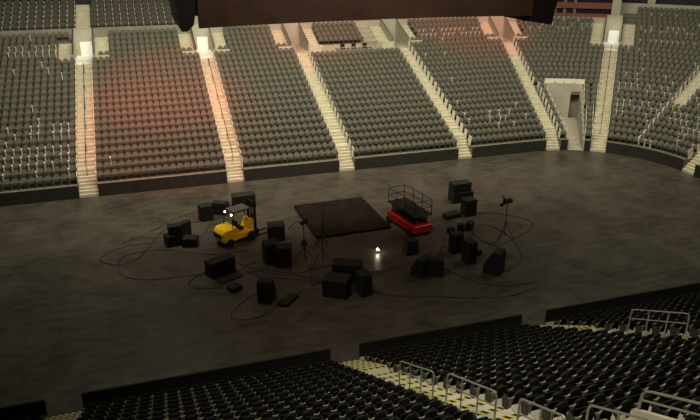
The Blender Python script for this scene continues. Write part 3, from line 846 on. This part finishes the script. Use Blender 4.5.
# low carpeted stage riser
t = empty('stage_riser', (12.9, 42.9, 0), .03, 'low dark red carpeted stage riser left of the red lift', 'stage')
mb = MB(); mb.bbox(-2.7, 2.7, -3.0, 3.0, .12, .22, 'riser', .01); mb.build('deck', t)
for x in (-2.5, 0, 2.5):
    for y in (-2.8, 2.8):
        mb = MB(); mb.cyl((x, y, 0), (x, y, .12), .04, 'darksteel', 8); mb.build('leg', t)

# tripod light stands
def tripod(loc, rz, h, label, head='lamp', group='tripod stands on the arena floor', spread=.75, splay_z=.9):
    t = empty('tripod_stand', loc, rz, label, 'stand', group)
    mb = MB(); mb.tube([(0, 0, .25), (0, 0, h)], .028, 'darksteel', 8); mb.build('pole', t)
    mb = MB(); mb.cyl((0, 0, splay_z - .06), (0, 0, splay_z + .06), .06, 'darksteel', 10); mb.build('collar', t)
    for i in range(3):
        a = 2 * PI * i / 3 + .4; mb = MB()
        mb.tube([(0, 0, splay_z), (spread * math.cos(a), spread * math.sin(a), .02)], .022, 'darksteel', 6)
        l = mb.build('leg', t)
    if head == 'lamp':
        mb = MB(); mb.cyl((-.30, 0, h + .02), (.25, 0, h + .02), .15, 'black', 14, .19); o = mb.build('lamp_head', t)
        mb = MB(); mb.prism([(.25, -.12), (.5, -.30), (.52, -.29), (.27, -.1)], -.16, .16, lambda p, q, t_: (p, t_, h + q), 'black')
        mb.prism([(.25, .2), (.42, .42), (.44, .41), (.27, .18)], -.16, .16, lambda p, q, t_: (p, t_, h + q), 'black'); mb.build('barn_door', t)
    elif head == 'boom':
        mb = MB(); mb.tube([(-1.05, 0, h - .35), (-.5, 0, h + .15), (0, 0, h), (.55, 0, h - .3)], .025, 'darksteel', 6); mb.build('boom_arm', t)
        mb = MB(); mb.cyl((-.2, 0, h - .12), (.25, 0, h + .1), .14, 'black', 10); mb.build('lamp_head', t)
        mb = MB(); mb.cyl((0, 0, h * .42), (0, 0, h * .42 + .38), .24, 'black', 10, .09); mb.build('counterweight', t)
    return t
tripod((22.35, 36.1, 0), PI, 2.75, 'tall black tripod with a lamp, standing apart at the right', 'lamp', spread=.62, splay_z=1.25)
tripod((8.72, 36.9, 0), .1, 2.7, 'black tripod with a crooked boom arm right of two tall speakers', 'boom')
tripod((9.75, 36.3, 0), .9, 2.6, 'bare thin black tripod left of the stage riser', None, spread=1.0, splay_z=.95)
tripod((10.4, 38.6, 0), .5, 2.4, 'bare black stand at the front left corner of the stage riser', None, spread=.6)

# little glowing lamp on the floor
t = empty('work_lamp', (13.51, 36.7, 0), 0, 'tiny bright glowing work lamp near the centre of the floor', 'lamp')
mb = MB(); mb.box(-.1, .1, -.08, .08, 0, .03, 'darksteel'); mb.cyl((0, 0, .03), (0, 0, .16), .02, 'darksteel', 8); mb.build('stand', t)
mb = MB()
vs = []; n = 10
for i in range(7):
    th_ = PI * i / 6
    for j in range(n): vs.append((.07 * math.sin(th_) * math.cos(2 * PI * j / n), .07 * math.sin(th_) * math.sin(2 * PI * j / n), .23 + .07 * math.cos(th_)))
mb.add(vs, [(i * n + j, (i + 1) * n + j, (i + 1) * n + (j + 1) % n, i * n + (j + 1) % n) for i in range(6) for j in range(n)], 'lamp'); mb.build('bulb', t)

# yellow forklift (rear towards lower left)
fk = empty('forklift', (5.05, 41.3, 0), R(24), 'yellow forklift with black overhead guard parked on the dark floor', 'forklift'); fk.scale = (1.08, 1.08, 1.05)
def q(mb, name, par=fk): return mb.build(name, par)
mb = MB()   # counterweight, rounded rear (local -x is the rear)
poly = [(-1.15, .35), (-1.22, .55), (-1.2, .95), (-1.05, 1.12), (-.2, 1.18), (-.15, .35)]
n = 8
ring = []
prof = [(-.55, .72), (-.62, 1), (-.62, 1), (.62, 1), (.62, 1), (.55, .72)]
vs = []
ysec = [(-.6, .86), (-.52, .97), (-.35, 1.0), (0, 1.02), (.35, 1.0), (.52, .97), (.6, .86)]
for y, k in ysec:
    vs += [((x + .15) * k - .15 if x < -.5 else x, y, z) for x, z in poly]
N = len(poly); fs = []
for i in range(len(ysec) - 1):
    for j in range(N): a = i * N + j; b = i * N + (j + 1) % N; fs.append((a, b, b + N, a + N))
fs += [tuple(range(N))[::-1], tuple(range((len(ysec) - 1) * N, len(ysec) * N))]
mb.add(vs, [f[::-1] for f in fs], 'yellow'); cw = q(mb, 'counterweight')
mb = MB(); mb.bbox(-1.27, -1.15, -.42, .42, .62, .86, 'rubber', .02); mb.build('rear_grille', cw)
mb = MB(); mb.bbox(-.2, 1.05, -.56, .56, .32, .72, 'yellow', .04); mb.prism([(-.2, .7), (.1, .7), (.1, .85), (-.2, 1.16)], -.5, .5, lambda p, q_, t_: (p, t_, q_), 'yellow'); q(mb, 'chassis')
mb = MB(); mb.prism([(.75, .7), (1.05, .7), (1.1, 1.3), (1.02, 1.32)], -.5, .5, lambda p, q_, t_: (p, t_, q_), 'yellow'); q(mb, 'dashboard')
mb = MB(); mb.bbox(.02, .55, -.27, .27, .74, .92, 'rubber', .04); mb.bbox(-.05, .1, -.27, .27, .9, 1.4, 'rubber', .04); q(mb, 'driver_seat')
mb = MB(); mb.tube([(.98, 0, 1.2), (.72, 0, 1.38)], .02, 'darksteel', 6)
mb.tube([(.72 + .06 * math.cos(a) , .17 * math.sin(a), 1.38 + .16 * math.cos(a)) for a in np.linspace(0, 2 * PI, 13)], .015, 'rubber', 6); q(mb, 'steering_wheel')
for x, r_ in ((-.72, .27), (.82, .32)):
    for y in (-1, 1):
        mb = MB(); mb.cyl((x, y * .42, r_), (x, y * .66, r_), r_, 'rubber', 20); w = q(mb, 'wheel')
        mb = MB(); mb.cyl((x, y * .655, r_), (x, y * .675, r_), r_ * .5, 'darksteel', 14); mb.build('hub', w)
mb = MB()
for y in (-.5, .5):
    mb.tube([(-.45, y, 1.14), (-.3, y, 2.12), (.95, y, 2.12), (1.12, y, 1.3)], .035, 'darksteel', 6)
mb.box(-.35, 1.0, -.52, .52, 2.1, 2.15, 'darksteel')
q(mb, 'overhead_guard')
mb = MB(); mb.box(-.3, .9, -.45, .45, 2.15, 2.18, 'arm'); q(mb, 'roof_panel')
for y in (-.36, .36):
    mb = MB(); mb.cyl((-.42, y, 2.0), (-.36, y, 2.0), .06, 'lamp2', 10); q(mb, 'work_light')
mb = MB()
for y in (-.36, .36): mb.box(1.2, 1.34, y - .06, y + .06, .08, 2.45, 'darksteel')
for z in (.5, 1.4, 2.4): mb.box(1.22, 1.32, -.36, .36, z - .05, z + .05, 'darksteel')
mb.box(1.24, 1.30, -.05, .05, .2, 2.3, 'darksteel'); q(mb, 'mast')
mb = MB(); mb.box(1.35, 1.42, -.5, .5, .12, .55, 'darksteel'); q(mb, 'carriage')
for y in (-.3, .3):
    mb = MB(); mb.box(1.42, 1.48, y - .06, y + .06, .06, .6, 'darksteel'); mb.box(1.42, 2.5, y - .06, y + .06, .04, .09, 'darksteel'); q(mb, 'fork')

# red scissor lift
sl = empty('scissor_lift', (17.0, 39.95, 0), R(101), 'red scissor lift with dark folded platform right of centre', 'lift'); sl.scale = (1.05, 1.2, 1)
q = lambda mb, name, par=sl: mb.build(name, par)
mb = MB(); mb.bbox(-1.7, 1.7, -.62, .62, .22, .78, 'red', .05); q(mb, 'chassis')
for x in (-1.25, 1.25):
    for y in (-1, 1):
        mb = MB(); mb.cyl((x, y * .52, .26), (x, y * .76, .26), .26, 'rubber', 18); w = q(mb, 'wheel')
        mb = MB(); mb.cyl((x, y * .755, .26), (x, y * .775, .26), .12, 'darksteel', 12); mb.build('hub', w)
mb = MB()
for i in range(3):
    z = .80 + i * .2
    for y in (-.4, .4): mb.box(-1.4, 1.4, y - .04, y + .04, z, z + .1, 'darksteel')
q(mb, 'scissor_arms')
mb = MB(); mb.bbox(-1.65, 1.65, -.6, .6, 1.4, 1.5, 'darksteel', .02); q(mb, 'platform')
mb = MB()
for z in (2.0, 2.5): mb.tube([(-1.6, -.56, z), (1.6, -.56, z), (1.6, .56, z), (-1.6, .56, z), (-1.6, -.56, z)], .025, 'darksteel', 6)
for x in (-1.6, -.53, .53, 1.6):
    for y in (-.56, .56): mb.tube([(x, y, 1.5), (x, y, 2.5)], .022, 'darksteel', 6)
q(mb, 'guardrail')

# cables: smooth loops on the floor
def spline(pts, n=10):
    pts = [np.array(p, float) for p in pts]; out = []
    P_ = [2 * pts[0] - pts[1]] + pts + [2 * pts[-1] - pts[-2]]
    for i in range(1, len(P_) - 2):
        p0, p1, p2, p3 = P_[i - 1:i + 3]
        for s in np.linspace(0, 1, n, endpoint=False):
            out.append(.5 * ((2 * p1) + (-p0 + p2) * s + (2 * p0 - 5 * p1 + 4 * p2 - p3) * s * s + (-p0 + 3 * p1 - 3 * p2 + p3) * s ** 3))
    out.append(pts[-1]); return out
CABLES = [
 ([(0.67, 42.65), (-0.43, 42.67), (-2.02, 42.52), (-3.37, 41.55), (-3.41, 40.67), (-2.45, 39.93), (-1.37, 40.32), (-0.59, 41.75), (0.43, 44.27), (1.44, 45.21), (3.12, 45.24)], 'long cable looping at the far left toward the pile of boxes'),
 ([(3.12, 37.19), (1.68, 37.1), (-0.63, 37.3), (-2.05, 38.15), (-2.45, 39.51), (-2.21, 40.88), (-1.1, 41.44), (0.77, 41.16), (2.57, 39.97), (3.92, 39.54), (5.73, 39.59)], 'wide cable loop left of the wide case, running toward the forklift'),
 ([(2.65, 37.33), (1.74, 36.55), (1.56, 35.83), (2.3, 35.22), (3.33, 35.15)], 'short cable loop at the left end of the wide case'),
 ([(5.5, 34.21), (4.0, 32.78), (3.36, 31.77), (3.76, 31.21), (4.95, 31.26), (6.77, 32.48), (7.52, 33.2)], 'cable loop below the small low case in the foreground'),
 ([(4.87, 36.36), (6.42, 36.42), (7.98, 35.1), (9.18, 33.8)], 'cable between the wide case and the big speaker trio'),
 ([(4.54, 38.15), (5.9, 36.3), (7.44, 35.41), (8.93, 35.9), (9.76, 37.54)], 'cable running from the forklift past the two tall speakers'),
 ([(5.79, 37.75), (4.94, 37.16), (5.57, 35.86), (7.86, 34.61), (9.2, 33.67)], 'curling cable in front of the two tall speakers'),
 ([(11.32, 32.24), (12.55, 31.12), (14.4, 30.41), (17.05, 29.45), (18.78, 29.14), (20.81, 29.48)], 'long cable running right from the big speaker trio'),
 ([(16.62, 33.46), (17.49, 31.55), (18.82, 30.36), (21.21, 30.11)], 'cable sweeping right from under the two wedges'),
 ([(19.99, 31.83), (21.57, 32.75), (22.51, 34.58), (22.85, 36.46), (22.51, 38.35), (21.17, 38.77), (20.75, 36.78), (21.19, 35.65), (22.33, 36.62)], 'cable coil around the light tripod'),
 ([(22.68, 40.79), (24.27, 40.09), (25.63, 38.48), (25.14, 37.15), (23.14, 36.03), (21.41, 35.25), (20.73, 36.45)], 'big cable loop behind the light tripod'),
 ([(11.17, 36.05), (11.75, 35.0), (12.45, 34.22), (14.2, 34.51), (15.23, 34.76)], 'cable between the glowing lamp and the wedges'),
 ([(8.44, 37.5), (7.64, 36.31), (7.81, 35.42), (8.75, 35.68), (10.06, 35.82), (11.11, 36.06)], 'cable around the feet of the boom tripod'),
 ([(17.4, 36.85), (18.55, 37.14), (17.39, 35.58), (17.75, 34.55), (18.02, 36.33), (16.55, 34.34), (16.9, 36.05)], 'tangled cable between the red lift and the barred rack'),
 ([(9.0, 36.16), (8.39, 33.8), (9.11, 34.21)], 'short cable below the bare thin tripod'),
 ([(2.54, 42.22), (3.33, 43.35), (3.93, 44.99), (4.9, 45.84), (6.15, 45.44)], 'cable rising behind the yellow forklift'),
 ([(0.64, 43.16), (-1.04, 43.7), (-2.2, 43.23), (-0.36, 44.52), (1.83, 46.62), (3.62, 47.25)], 'faint cable behind the pile of boxes at left'),
]

ci = 0
for pts, lab in CABLES:
    z = .022 + .0 * ci; mb = MB(); sp = spline(pts)
    mb.tube([(p[0], p[1], z) for p in sp], .021, 'cable', 6)
    o = mb.build('power_cable'); tag(o, lab, 'cable', 'black cables trailing over the floor'); ci += 1

# ------------------------------------------------------------------ lights
w = bpy.data.worlds.new('world'); sc.world = w; w.use_nodes = True
w.node_tree.nodes['Background'].inputs[0].default_value = (1, .9, .7, 1); w.node_tree.nodes['Background'].inputs[1].default_value = .02
def area(name, loc, tgt, sx, sy, e, col, spread=180):
    d = bpy.data.lights.new(name, 'AREA'); d.shape = 'RECTANGLE'; d.size = sx; d.size_y = sy; d.energy = e; d.color = col; d.spread = R(spread)
    o = bpy.data.objects.new(name, d); COL.objects.link(o); o.location = loc
    from mathutils import Vector
    o.rotation_euler = (Vector(tgt) - Vector(loc)).to_track_quat('-Z', 'Y').to_euler(); return o
def spot(name, loc, tgt, e, col, ang, blend=.8, size=.3):
    d = bpy.data.lights.new(name, 'SPOT'); d.energy = e; d.color = col; d.spot_size = R(ang); d.spot_blend = blend; d.shadow_soft_size = size
    o = bpy.data.objects.new(name, d); COL.objects.link(o); o.location = loc
    from mathutils import Vector
    o.rotation_euler = (Vector(tgt) - Vector(loc)).to_track_quat('-Z', 'Y').to_euler(); return o
WARM = (1, .93, .70)
area('roof_light_far', (10, 44, 31), (12, 62, 4), 40, 5, 13600, WARM, 150)
area('roof_light_corner', (38, 38, 31), (46, 54, 4), 14, 10, 5000, WARM, 150)
area('roof_light_near', (-2, 20, 31.5), (12, 15, 6), 10, 4, 1450, WARM, 80)
area('added_screen_fill', (12, 14, 31), (12, 36, 17), 16, 2, 560, (1, .75, .55), 50)  # unseen fill added to brighten the scoreboard screen
RED = (1, .10, .06)
spot('red_spot_left', (-8, 42, 30), (2.6, 64.0, 5.5), 36000, RED, 27)
spot('red_spot_lower', (-6, 44, 30), (2.2, 58.5, 3), 26000, RED, 36)
spot('red_spot_middle', (14, 48, 30), (18, 71.5, 9), 16000, RED, 28)
spot('red_spot_right', (26, 46, 30), (38, 72, 10), 30000, RED, 30)
spot('red_spot_floor', (10, 36, 14.3), (9, 38, 0), 500, (1, .35, .2), 100)

pl = bpy.data.lights.new('roof_lamp', 'POINT'); pl.energy = 260; pl.shadow_soft_size = .45; pl.color = (1, .96, .85)
po = bpy.data.objects.new('roof_lamp', pl); COL.objects.link(po); po.location = (.05, 72.9, 28)
sc.view_settings.view_transform = 'Standard'; sc.view_settings.look = 'None'; sc.view_settings.gamma = 1
sc.view_settings.exposure = 0; sc.view_settings.use_curve_mapping = False
